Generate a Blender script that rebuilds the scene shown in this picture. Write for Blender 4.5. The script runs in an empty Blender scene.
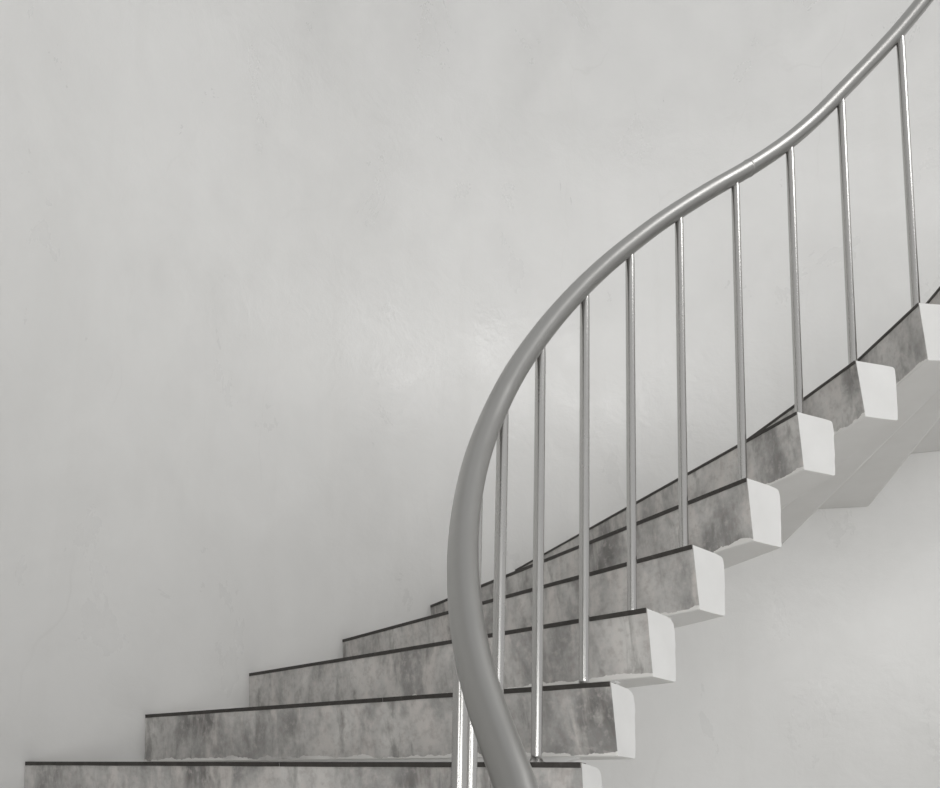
import bpy, bmesh, math, random
from mathutils import Vector, Matrix, noise
R = math.radians
scene = bpy.context.scene
COL = scene.collection

# ------------------------------------------------------------------ survey of the stair
RISE = 0.17
CX, CY = 1.18241, 0.84371            # axis of the stair well
RI, RO = 1.07231, 2.53961            # free ends of the steps / curved wall
TH1, DTH, SKEW = -214.35218, -8.28101, 2.33056
S0, T0, B0, BO = 0.01863, 0.14262, 0.11276, -0.02085
LIFT = 2.55                          # height of tread 1 above the floor
CAM_Z = -0.08352
# the blocks were cast and set by hand: each one is a little off
DK = [-0.2734, -0.1136, 0.0354, 0.2064, 0.3156, 0.4328, -0.0664, -0.4386, -0.3493, 0.2511]
DR = [-0.0151, 0.0013, 0.0141, 0.0129, -0.0037, -0.0029, -0.0009, -0.0043, -0.0014, 0.0]
DZ = [0.0036, -0.0053, -0.0025, -0.0065, 0.0027, 0.021, 0.0033, -0.0097, -0.0134, 0.0066]
DT = [0.0, -0.0052, -0.0039, -0.0021, 0.0018, -0.0021, -0.002, 0.0066, 0.0134, -0.0066]
DS = [0.0, 0.0112, 0.0012, 0.0011, -0.0033, -0.0057, 0.0001, -0.0046, 0.0, 0.0]
DB = [0.0016, -0.0008, 0.0008, 0.0011, -0.0032, -0.0047, -0.0042, -0.0003, 0.0097, 0.0]
def dev(a, k): return a[k-1] if 1 <= k <= 10 else 0.0
def ang(k): return R(TH1 + DTH*(k-1) + dev(DK, k))
def zt(k): return (k-1)*RISE + dev(DZ, k) + LIFT
def lines(k):
    a = ang(k)
    I = Vector((CX + (RI+dev(DR, k))*math.cos(a), CY + (RI+dev(DR, k))*math.sin(a)))
    O = Vector((CX + RO*math.cos(a+R(SKEW)), CY + RO*math.sin(a+R(SKEW))))
    d = (O-I).normalized(); n = Vector((d.y, -d.x))
    return I, O, d, n

# ------------------------------------------------------------------ materials
def new_mat(name):
    m = bpy.data.materials.new(name); m.use_nodes = True
    nt = m.node_tree
    return m, nt, nt.nodes['Principled BSDF']
def N(nt, t, **kw):
    n = nt.nodes.new(t)
    for k, v in kw.items(): setattr(n, k, v)
    return n
def ramp(nt, src, stops):
    r = N(nt, 'ShaderNodeValToRGB'); e = r.color_ramp.elements
    while len(e) < len(stops): e.new(0.5)
    for el, (p, c) in zip(e, stops):
        el.position = p; el.color = (c[0], c[1], c[2], 1) if hasattr(c, '__len__') else (c, c, c, 1)
    nt.links.new(src, r.inputs[0]); return r.outputs[0]
def noise_tex(nt, vec, scale, detail=6, rough=.55, dist=0, stretch=None):
    if stretch:
        mp = N(nt, 'ShaderNodeMapping'); mp.inputs['Scale'].default_value = stretch
        nt.links.new(vec, mp.inputs[0]); vec = mp.outputs[0]
    t = N(nt, 'ShaderNodeTexNoise'); nt.links.new(vec, t.inputs['Vector'])
    t.inputs['Scale'].default_value = scale; t.inputs['Detail'].default_value = detail
    t.inputs['Roughness'].default_value = rough; t.inputs['Distortion'].default_value = dist
    return t.outputs[0]
def mix(nt, fac, a, b, mode='MIX'):
    m = N(nt, 'ShaderNodeMix', data_type='RGBA', blend_type=mode)
    for s, v in ((0, fac), (6, a), (7, b)):
        if hasattr(v, 'is_output'): nt.links.new(v, m.inputs[s])
        elif s == 0: m.inputs[0].default_value = v
        else: m.inputs[s].default_value = (v[0], v[1], v[2], 1)
    return m.outputs[2]
def math_(nt, op, a, b=0.0, c=0.0, clamp=False):
    m = N(nt, 'ShaderNodeMath', operation=op); m.use_clamp = clamp
    for i, v in enumerate((a, b, c)):
        if hasattr(v, 'is_output'): nt.links.new(v, m.inputs[i])
        else: m.inputs[i].default_value = v
    return m.outputs[0]
def bump(nt, bsdf, h, strength, dist):
    b = N(nt, 'ShaderNodeBump'); b.inputs['Strength'].default_value = strength
    b.inputs['Distance'].default_value = dist
    nt.links.new(h, b.inputs['Height']); nt.links.new(b.outputs[0], bsdf.inputs['Normal'])

def wall_material():
    m, nt, b = new_mat('polished_plaster')
    pos = N(nt, 'ShaderNodeNewGeometry').outputs['Position']
    big = noise_tex(nt, pos, 0.9, 5, .6, .6)
    mid = noise_tex(nt, pos, 4.0, 8, .62, .4, (1, 1, .7))
    streak = noise_tex(nt, pos, 3.2, 5, .55, .2, (2.6, 2.6, .25))
    c = mix(nt, ramp(nt, big, [(.3, 0), (.7, 1)]), (.635, .632, .622), (.705, .703, .695))
    c = mix(nt, ramp(nt, mid, [(.35, 0), (.72, .55)]), c, (.725, .722, .712))
    c = mix(nt, ramp(nt, streak, [(.55, 0), (.8, .35)]), c, (.63, .624, .61))
    # hairline cracks
    v = N(nt, 'ShaderNodeTexVoronoi', feature='DISTANCE_TO_EDGE')
    mp = N(nt, 'ShaderNodeMapping'); mp.inputs['Scale'].default_value = (1.6, 1.6, .38)
    wob = N(nt, 'ShaderNodeTexNoise'); wob.inputs['Scale'].default_value = 5
    nt.links.new(pos, wob.inputs['Vector'])
    ad = N(nt, 'ShaderNodeVectorMath', operation='MULTIPLY_ADD')
    nt.links.new(wob.outputs['Color'], ad.inputs[0]); ad.inputs[1].default_value = (.12,)*3
    nt.links.new(pos, ad.inputs[2]); nt.links.new(ad.outputs[0], mp.inputs[0])
    nt.links.new(mp.outputs[0], v.inputs['Vector']); v.inputs['Scale'].default_value = 1.3
    crack = ramp(nt, v.outputs['Distance'], [(0, 1), (.006, 0)])
    patch = ramp(nt, noise_tex(nt, pos, 1.3, 3), [(.52, 0), (.64, .16)])
    c = mix(nt, math_(nt, 'MULTIPLY', crack, patch), c, (.5, .49, .475))
    nt.links.new(c, b.inputs['Base Color'])
    rr = ramp(nt, mid, [(.3, .24), (.7, .44)]); nt.links.new(rr, b.inputs['Roughness'])
    b.inputs['Specular IOR Level'].default_value = .5
    fine = noise_tex(nt, pos, 9, 8, .6, .3)
    bump(nt, b, fine, .16, .02)
    return m
def white_material():
    m, nt, b = new_mat('white_painted_plaster')
    pos = N(nt, 'ShaderNodeNewGeometry').outputs['Position']
    c = mix(nt, ramp(nt, noise_tex(nt, pos, 9, 6), [(.35, 0), (.7, 1)]), (.62, .618, .61), (.67, .668, .662))
    nt.links.new(c, b.inputs['Base Color']); b.inputs['Roughness'].default_value = .6
    bump(nt, b, noise_tex(nt, pos, 45, 6), .25, .004)
    return m
def soffit_material():
    m, nt, b = new_mat('soffit_plaster')
    pos = N(nt, 'ShaderNodeNewGeometry').outputs['Position']
    c = mix(nt, ramp(nt, noise_tex(nt, pos, 5, 6), [(.35, 0), (.7, 1)]), (.66, .652, .636), (.71, .702, .69))
    nt.links.new(c, b.inputs['Base Color']); b.inputs['Roughness'].default_value = .7
    bump(nt, b, noise_tex(nt, pos, 30, 6), .2, .004)
    return m
def concrete_material():
    m, nt, b = new_mat('mottled_cement')
    pos = N(nt, 'ShaderNodeNewGeometry').outputs['Position']
    uv = N(nt, 'ShaderNodeUVMap'); uv.uv_map = 'UVMap'
    sep = N(nt, 'ShaderNodeSeparateXYZ'); nt.links.new(uv.outputs[0], sep.inputs[0])
    a = noise_tex(nt, pos, 5.0, 9, .58, .5, (1, 1, .65))
    st = noise_tex(nt, pos, 8, 8, .62, .4, (1.9, 1.9, .6))
    sp = noise_tex(nt, pos, 55, 8, .65)
    c = ramp(nt, a, [(.33, (.17, .168, .162)), (.43, (.33, .326, .318)), (.52, (.47, .463, .45)), (.66, (.62, .61, .59))])
    c = mix(nt, ramp(nt, st, [(.5, 0), (.64, .75)]), c, (.60, .575, .55))
    c = mix(nt, ramp(nt, st, [(.34, .75), (.46, 0)]), c, (.22, .217, .208))
    c = mix(nt, ramp(nt, sp, [(.36, .3), (.5, 0)]), c, (.24, .197, .19))
    c = mix(nt, ramp(nt, sp, [(.53, 0), (.66, .3)]), c, (.68, .61, .59))
    # lime-white smears along the foot of the riser (v = height above the foot, u = distance from the free end)
    rag = noise_tex(nt, pos, 16, 6, .6, .2)
    thr = math_(nt, 'MULTIPLY_ADD', rag, .038, -.0105)
    foot = math_(nt, 'LESS_THAN', sep.outputs[1], thr)
    far = ramp(nt, noise_tex(nt, pos, 3.1, 3), [(.40, 0), (.52, 1)])
    near = ramp(nt, sep.outputs[0], [(.6, 1), (.95, 0)])
    w = math_(nt, 'MULTIPLY', foot, math_(nt, 'MAXIMUM', far, near))
    c = mix(nt, w, c, (.74, .73, .71))
    nt.links.new(c, b.inputs['Base Color'])
    b.inputs['Roughness'].default_value = .62
    bump(nt, b, sp, .3, .003)
    return m
def strip_material():
    m, nt, b = new_mat('dark_stone_strip')
    pos = N(nt, 'ShaderNodeNewGeometry').outputs['Position']
    n = noise_tex(nt, pos, 60, 6, .7)
    nt.links.new(ramp(nt, n, [(.35, (.028, .025, .022)), (.62, (.045, .041, .037)), (.8, (.12, .115, .105))]), b.inputs['Base Color'])
    b.inputs['Roughness'].default_value = .55
    return m
def steel_material(name, col, r):
    m, nt, b = new_mat(name)
    pos = N(nt, 'ShaderNodeNewGeometry').outputs['Position']
    b.inputs['Base Color'].default_value = (*col, 1); b.inputs['Metallic'].default_value = 1
    nt.links.new(ramp(nt, noise_tex(nt, pos, 14, 5, .6, 0, (1, 1, .3)), [(.3, r*.85), (.7, r*1.2)]), b.inputs['Roughness'])
    return m
def floor_material():
    m, nt, b = new_mat('floor_screed')
    pos = N(nt, 'ShaderNodeNewGeometry').outputs['Position']
    nt.links.new(ramp(nt, noise_tex(nt, pos, 2.5, 7), [(.3, (.62, .615, .60)), (.7, (.70, .695, .68))]), b.inputs['Base Color'])
    b.inputs['Roughness'].default_value = .5
    return m
M_WALL, M_WHITE, M_SOF = wall_material(), white_material(), soffit_material()
M_CEM, M_STRIP = concrete_material(), strip_material()
M_RAIL = steel_material('brushed_steel', (.36, .357, .348), .34)
M_BAL = steel_material('polished_steel', (.50, .495, .485), .24)
M_FLOOR = floor_material()

# ------------------------------------------------------------------ object helpers
def link(name, bm, mats, parent=None, smooth=False):
    me = bpy.data.meshes.new(name); bm.normal_update(); bm.to_mesh(me); bm.free()
    for m in (mats if isinstance(mats, (list, tuple)) else [mats]): me.materials.append(m)
    if smooth:
        for p in me.polygons: p.use_smooth = True
    o = bpy.data.objects.new(name, me); COL.objects.link(o)
    if parent: o.parent = parent
    return o
def prism(bm, ring0, ring1, uvl=None):
    """hexahedral prism from two rings of 3-D points; returns verts"""
    a = [bm.verts.new(p) for p in ring0]; b = [bm.verts.new(p) for p in ring1]
    n = len(a); fs = []
    for i in range(n):
        fs.append(bm.faces.new((a[i], a[(i+1) % n], b[(i+1) % n], b[i])))
    fs.append(bm.faces.new(a[::-1])); fs.append(bm.faces.new(b))
    return a, b, fs
def tube(bm, pts, rad, seg=20, cap=True):
    rings = []; up = Vector((0, 0, 1)); prev = None
    for i, p in enumerate(pts):
        t = (pts[min(i+1, len(pts)-1)] - pts[max(i-1, 0)]).normalized()
        if prev is None:
            x = t.orthogonal().normalized()
        else:
            x = (prev - t*prev.dot(t)).normalized()
        prev = x; y = t.cross(x)
        r = rad[i] if hasattr(rad, '__len__') else rad
        rings.append([bm.verts.new(p + (x*math.cos(2*math.pi*j/seg) + y*math.sin(2*math.pi*j/seg))*r) for j in range(seg)])
    for a, b in zip(rings, rings[1:]):
        for j in range(seg):
            bm.faces.new((a[j], a[(j+1) % seg], b[(j+1) % seg], b[j]))
    if cap: bm.faces.new(rings[0][::-1]); bm.faces.new(rings[-1])
def lathe(bm, centre, prof, seg=28):
    rings = [[bm.verts.new((centre.x + r*math.cos(2*math.pi*j/seg), centre.y + r*math.sin(2*math.pi*j/seg), centre.z + z)) for j in range(seg)] for r, z in prof]
    for a, b in zip(rings, rings[1:]):
        for j in range(seg): bm.faces.new((a[j], a[(j+1) % seg], b[(j+1) % seg], b[j]))
    bm.faces.new(rings[0][::-1]); bm.faces.new(rings[-1])

# ------------------------------------------------------------------ the setting
WALL_TOP = LIFT + 5.2
def curved_wall():
    bm = bmesh.new(); n = 200; a0, a1 = R(-320), R(-140); rows = []
    for i in range(n+1):
        a = a0 + (a1-a0)*i/n; c, s = math.cos(a), math.sin(a)
        rows.append([bm.verts.new((CX+r*c, CY+r*s, z)) for r, z in ((RO, 0), (RO, WALL_TOP), (RO+.2, WALL_TOP), (RO+.2, 0))])
    for a, b in zip(rows, rows[1:]):
        for j in range(4):
            f = bm.faces.new((a[j], a[(j+1) % 4], b[(j+1) % 4], b[j])); f.smooth = j in (0, 2)
    bm.faces.new(rows[0]); bm.faces.new(rows[-1][::-1])
    bmesh.ops.recalc_face_normals(bm, faces=bm.faces)
    return link('wall_back', bm, M_WALL)
w = curved_wall(); w['kind'] = 'structure'
bm = bmesh.new()
vs = [bm.verts.new((CX+5.0*math.cos(2*math.pi*i/96), CY+5.0*math.sin(2*math.pi*i/96), 0)) for i in range(96)]
vb = [bm.verts.new((v.co.x, v.co.y, -.2)) for v in vs]
bm.faces.new(vs); bm.faces.new(vb[::-1])
for i in range(96): bm.faces.new((vs[i], vb[i], vb[(i+1) % 96], vs[(i+1) % 96]))
bmesh.ops.recalc_face_normals(bm, faces=bm.faces)
fl = link('floor', bm, M_FLOOR); fl['kind'] = 'structure'

# ------------------------------------------------------------------ staircase
def empty(name, loc, label, cat):
    o = bpy.data.objects.new(name, None); COL.objects.link(o); o.location = loc
    o['label'] = label; o['category'] = cat; o.empty_display_size = .3
    return o
stair = empty('staircase', (0, 0, 0), 'curved cantilevered staircase of mottled grey steps with white ends, built out of the round wall', 'staircase')

def v3(q, z): return Vector((q.x, q.y, z))
JOINT = {1: .44, 2: .38, 3: .33, 5: .5, 7: .4}
WALL_GAP = .0015                              # the blocks stop at the face of the plaster
def make_step(k):
    rnd = random.Random(40+k)
    I, O, d, n = lines(k); I2, O2, d2, n2 = lines(k+1)
    z, t, s, b = zt(k), T0+dev(DT, k), S0+dev(DS, k), B0+dev(DB, k)
    # end profile: front top, (rounded) back top, back, bottom, front bottom
    rb = .42 if k < 4 else (.24 if k < 6 else .1)
    ch = .030*rb + .004
    prof = [(0, 0), (b*.35, -.0005), (b*.7, -.001-.003*rb), (b-ch, -.002-.010*rb), (b-ch*.45, -.004-.020*rb), (b-.0015, -.008-.05*rb)]
    for j in range(1, 7):
        f = j/7
        prof.append((b + rnd.uniform(-.0016, .0016), -.03*rb-.012 - f*(t-.03*rb-.012)))
    prof += [(b-.001, -t+.003), (b-.004, -t), (b*.55, -t + rnd.uniform(-.0008, .0008)), (s+.002, -t), (s, -t+.002)]
    m = len(prof)
    Ob = O2 + n2*BO                               # outer back corner
    Os = O + n*.010
    def outer(pr):
        # same profile between the outer front line and the outer back corner
        x, zz = pr
        if zz < -t*.8 or (x <= s): q = O.lerp(Os, x/s) if x <= s else Os.lerp(Ob, min(1, (x-s)/(b-s)))
        else: q = O.lerp(Ob, max(0, min(1, x/b)))
        w_ = q - Vector((CX, CY)); q = Vector((CX, CY)) + w_*((RO-WALL_GAP)/w_.length)
        return v3(q, z+zz)
    def inner(pr): return v3(I + n*pr[0], z+pr[1])
    bm = bmesh.new(); uvl = bm.loops.layers.uv.new('UVMap')
    L = (O-I).length
    rows = []
    cuts = [0, .0022, .25, .5, .75, 1]
    for ci, c in enumerate(cuts):
        row = []
        for pr in prof:
            p = inner(pr).lerp(outer(pr), c)
            if ci == 0:                              # worn, softened arris of the free end
                cen = v3(I + n*b*.5, z-t*.5); dv = p-cen
                p = p - Vector((dv.x, dv.y, dv.z))*.012 if pr != (0, 0) else p
            row.append(bm.verts.new(p))
        rows.append(row)
    for ci, (a, bb) in enumerate(zip(rows, rows[1:])):
        for j in range(m):
            j2 = (j+1) % m
            f = bm.faces.new((a[j], a[j2], bb[j2], bb[j]))
            if j == m-1: f.material_index = 1       # riser
            elif j < 3: f.material_index = 1                          # tread
            elif j >= m-5: f.material_index = 2                       # underside
            for lp in f.loops:
                vi = lp.vert; fr = cuts[ci] if vi in a else cuts[ci+1]
                lp[uvl].uv = (fr*L, (vi.co.z-(z-t)))
            if j not in (m-1, m-2, m-3): f.smooth = (4 <= j <= 11)
    bm.faces.new(rows[0][::-1]); bm.faces.new(rows[-1])
    bmesh.ops.recalc_face_normals(bm, faces=bm.faces)
    st = link('step', bm, [M_WHITE, M_CEM, M_SOF], stair)
    # dark nosing strip set into the upper front edge
    j = JOINT.get(k); th = .0082 if k < 6 else .0058
    spans = [(.0015, 1.0)] if not j else [(.0015, j-.0009), (j+.0009, 1.0)]
    for u0, u1 in spans:
        bm = bmesh.new(); segs = 24; rr = []
        for i in range(segs+1):
            u = u0+(u1-u0)*i/segs; q = I.lerp(O, u*(1-.004/L))
            w_ = noise.noise(Vector((q.x*9, q.y*9, k)))*.0010
            x1 = s*th/t
            taper = 1.0
            rr.append([bm.verts.new(v3(q+n*f_, z+g)) for f_, g in ((-.0025, .0012), (.028, .0012), (.028, -.002), (x1*1.0+.001, -.002), (x1+.001, -(th+w_)*taper), (x1-.0025, -(th+w_)*taper))])
        for a, bb in zip(rr, rr[1:]):
            for jj in range(6): bm.faces.new((a[jj], a[(jj+1) % 6], bb[(jj+1) % 6], bb[jj]))
        bm.faces.new(rr[0][::-1]); bm.faces.new(rr[-1])
        bmesh.ops.recalc_face_normals(bm, faces=bm.faces)
        o = link('nosing_strip', bm, M_STRIP, st); o['label'] = 'dark stone nosing strip'
    # mortar bed between this block and the tread below
    if k > K0:
        zb = z-t; zl = zt(k-1)
        bm = bmesh.new(); rr = []
        u0 = .09 if k < 5 else .22
        for i in range(41):
            u = u0 + (L-.02-u0)*i/40
            q = I + d*u
            g = min(1, .1+(u-u0)/.06)*.96
            wob = noise.noise(Vector((u*14, k*3.1, 0)))*.003
            rr.append([bm.verts.new(v3(q+n*f_, zz)) for f_, zz in ((s+.001+wob, zb+.002), (s+.024, zb+.002), (s+.024, zb-(zb-zl)*g), (s+.004+wob, zb-(zb-zl)*g))])
        for a, bb in zip(rr, rr[1:]):
            for jj in range(4): bm.faces.new((a[jj], a[(jj+1) % 4], bb[(jj+1) % 4], bb[jj]))
        bm.faces.new(rr[0][::-1]); bm.faces.new(rr[-1])
        bmesh.ops.recalc_face_normals(bm, faces=bm.faces)
        link('mortar_bed', bm, M_WHITE, st)
K0, K1 = -3, 11
for k in range(K0, K1+1): make_step(k)

# ------------------------------------------------------------------ railing
railing = empty('stair_railing', (0, 0, 0), 'brushed steel handrail on slim balusters, sweeping up along the open side of the steps', 'railing')
RAIL = [(-278.34, 1.165, 2.1241), (-275.35, 1.165, 2.0451), (-271.38, 1.165, 1.9492), (-268.17, 1.165, 1.8751), (-262.98, 1.165, 1.7533), (-261.03, 1.165, 1.711), (-259.02, 1.165, 1.6721), (-256.06, 1.165, 1.6188), (-253.74, 1.165, 1.5785), (-252.8, 1.165, 1.5633), (-249.7, 1.165, 1.5131), (-246.54, 1.165, 1.4598), (-244.05, 1.165, 1.4153), (-241.48, 1.165, 1.3685), (-238.94, 1.165, 1.3216), (-236.65, 1.165, 1.2755), (-232.9, 1.165, 1.1994), (-229.6, 1.165, 1.1304), (-226.52, 1.165, 1.0635), (-222.78, 1.165, 0.9794), (-219.8, 1.165, 0.9107), (-216.97, 1.165, 0.8446), (-213.9, 1.165, 0.7694), (-210.26, 1.1626, 0.6857), (-207.2, 1.1637, 0.5998), (-203.47, 1.1584, 0.5116), (-200.16, 1.152, 0.4325), (-197.26, 1.1457, 0.3648), (-195.03, 1.1397, 0.3114), (-192.71, 1.1333, 0.2606), (-190.47, 1.1264, 0.2137), (-188.4, 1.1196, 0.1707), (-186.91, 1.115, 0.1392), (-185.67, 1.1103, 0.1103), (-183.6, 1.1024, 0.0613), (-181.28, 1.0887, 0.0109), (-179.29, 1.0772, -0.0311), (-177.97, 1.0701, -0.0606)]
RAIL = [(-300, 1.165, 2.755), (-294, 1.165, 2.575), (-288, 1.165, 2.40), (-283, 1.165, 2.255)] + RAIL + [(-173, 1.05, -.165), (-166, 1.03, -.31), (-158, 1.02, -.475)]
def sm_interp(a):
    """smoothed rail (radius, height) at angle a: local quadratic fit through the surveyed points"""
    wsum = [0]*5; br = [0]*3; bz = [0]*3
    for A, r, z in RAIL:
        x = (A-a)/(5.0 if -290 < a < -178 else 8.0); w = math.exp(-x*x*1.2)
        # the joint splits the rail in two sweeps
        for i in range(5): wsum[i] += w*x**i
        for i in range(3): br[i] += w*r*x**i; bz[i] += w*z*x**i
    Mx = Matrix([[wsum[i+j] for j in range(3)] for i in range(3)])
    inv = Mx.inverted()
    return (inv @ Vector(br))[0], (inv @ Vector(bz))[0]
def rail_pt(a):
    r, z = sm_interp(a)
    return Vector((CX+r*math.cos(R(a)), CY+r*math.sin(R(a)), z+LIFT))
bm = bmesh.new()
A0, A1 = -294.0, -160.0
pts = [rail_pt(A0+(A1-A0)*i/320) for i in range(321)]
RR = .0207
tube(bm, pts, RR, 36)
link('handrail', bm, M_RAIL, railing, True)
# welded joint of the two rail lengths
aj = -253.2
bm = bmesh.new(); c0 = rail_pt(aj-.12); c1 = rail_pt(aj+.12)
tube(bm, [c0.lerp(c1, f) for f in (0, .3, .7, 1)], [RR-.0002, RR+.0009, RR+.0009, RR-.0002], 36)
o = link('weld_seam', bm, M_RAIL, railing, True)
BAL = [(10, -291.9, 1.165), (9, -283.5, 1.165), (8, -275.1, 1.165), (7, -266.91, 1.165), (6, -259.49, 1.165), (5, -251.21, 1.165), (4, -242.13, 1.165), (3, -233.71, 1.165), (2, -225.49, 1.165), (1, -216.92, 1.165), (0, -208.85, 1.165), (-1, -201.49, 1.155), (-2, -193.43, 1.131)]
for k, a, r in BAL:
    top = rail_pt(a)
    base = Vector((CX+r*math.cos(R(a)), CY+r*math.sin(R(a)), zt(k)))
    bm = bmesh.new(); rb = .0103
    zz = [base.z, base.z+.02, base.z+.3, base.z+.6, top.z-.045, top.z-.034, top.z-.004]
    rad = [rb, rb, rb, rb, rb, rb*.96, rb*.9]
    tube(bm, [Vector((base.x+(top.x-base.x)*(q-base.z)/(top.z-base.z), base.y+(top.y-base.y)*(q-base.z)/(top.z-base.z), q)) for q in zz], rad, 24)
    bo = link('baluster', bm, M_BAL, railing, True)
    bm = bmesh.new()
    lathe(bm, base, [(.021, 0), (.021, .0025), (.019, .0045), (.013, .006), (.0108, .011)])
    link('base_flange', bm, M_BAL, bo, True)

# ------------------------------------------------------------------ light
wd = bpy.data.worlds.new('daylight'); scene.world = wd; wd.use_nodes = True
nt = wd.node_tree; bg = nt.nodes['Background']
tc = N(nt, 'ShaderNodeTexCoord'); sp = N(nt, 'ShaderNodeSeparateXYZ'); nt.links.new(tc.outputs['Generated'], sp.inputs[0])
c = ramp(nt, math_(nt, 'MULTIPLY_ADD', sp.outputs[2], .5, .5), [(.0, (.78, .777, .77)), (.48, (.70, .698, .692)), (.60, (.66, .658, .652)), (1, (.68, .679, .672))])
nt.links.new(c, bg.inputs[0]); bg.inputs[1].default_value = 1.0
def area(name, loc, target, size, power, col=(1, .995, .98)):
    l = bpy.data.lights.new(name, 'AREA'); l.shape = 'RECTANGLE'; l.size, l.size_y = size; l.energy = power; l.color = col
    o = bpy.data.objects.new(name, l); COL.objects.link(o); o.location = loc
    o.rotation_euler = (Vector(target)-Vector(loc)).to_track_quat('-Z', 'Y').to_euler()
    return o
area('high_window', (4.2, -.6, LIFT+5.75), (.42, 3.09, LIFT+1.9), (2.3, 2.1), 90)
area('side_fill', (-2.3, -2.8, LIFT-.2), (.9, 2.6, LIFT+.4), (2.6, 2.6), 98)  # added fill light, not a real window; lifts the upper risers
area('front_fill', (1.3, -4.4, LIFT-.6), (.5, 3.0, LIFT-.1), (3.4, 2.8), 122)  # invented low fill from the camera side, brightens lower wall and undersides

# ------------------------------------------------------------------ camera
cam = bpy.data.cameras.new('camera'); co = bpy.data.objects.new('camera', cam); COL.objects.link(co)
cam.sensor_width = 36; cam.lens = 847.6*36/940
cam.shift_x = 69.29/940; cam.shift_y = 293.12/940
pi_, ro_ = R(8.15698), R(1.90747)
fw = Vector((0, math.cos(pi_), math.sin(pi_))); up = Vector((0, -math.sin(pi_), math.cos(pi_))); rt = Vector((1, 0, 0))
r2 = rt*math.cos(ro_) + up*math.sin(ro_); u2 = -rt*math.sin(ro_) + up*math.cos(ro_)
mat = Matrix((( r2.x, u2.x, -fw.x), (r2.y, u2.y, -fw.y), (r2.z, u2.z, -fw.z))).to_4x4()
mat.translation = Vector((0, 0, CAM_Z+LIFT)); co.matrix_world = mat
cam.clip_start = .01
scene.camera = co
vs_ = scene.view_settings; vs_.view_transform = 'Standard'; vs_.look = 'None'; vs_.exposure = -0.05; vs_.gamma = 1; vs_.use_curve_mapping = False
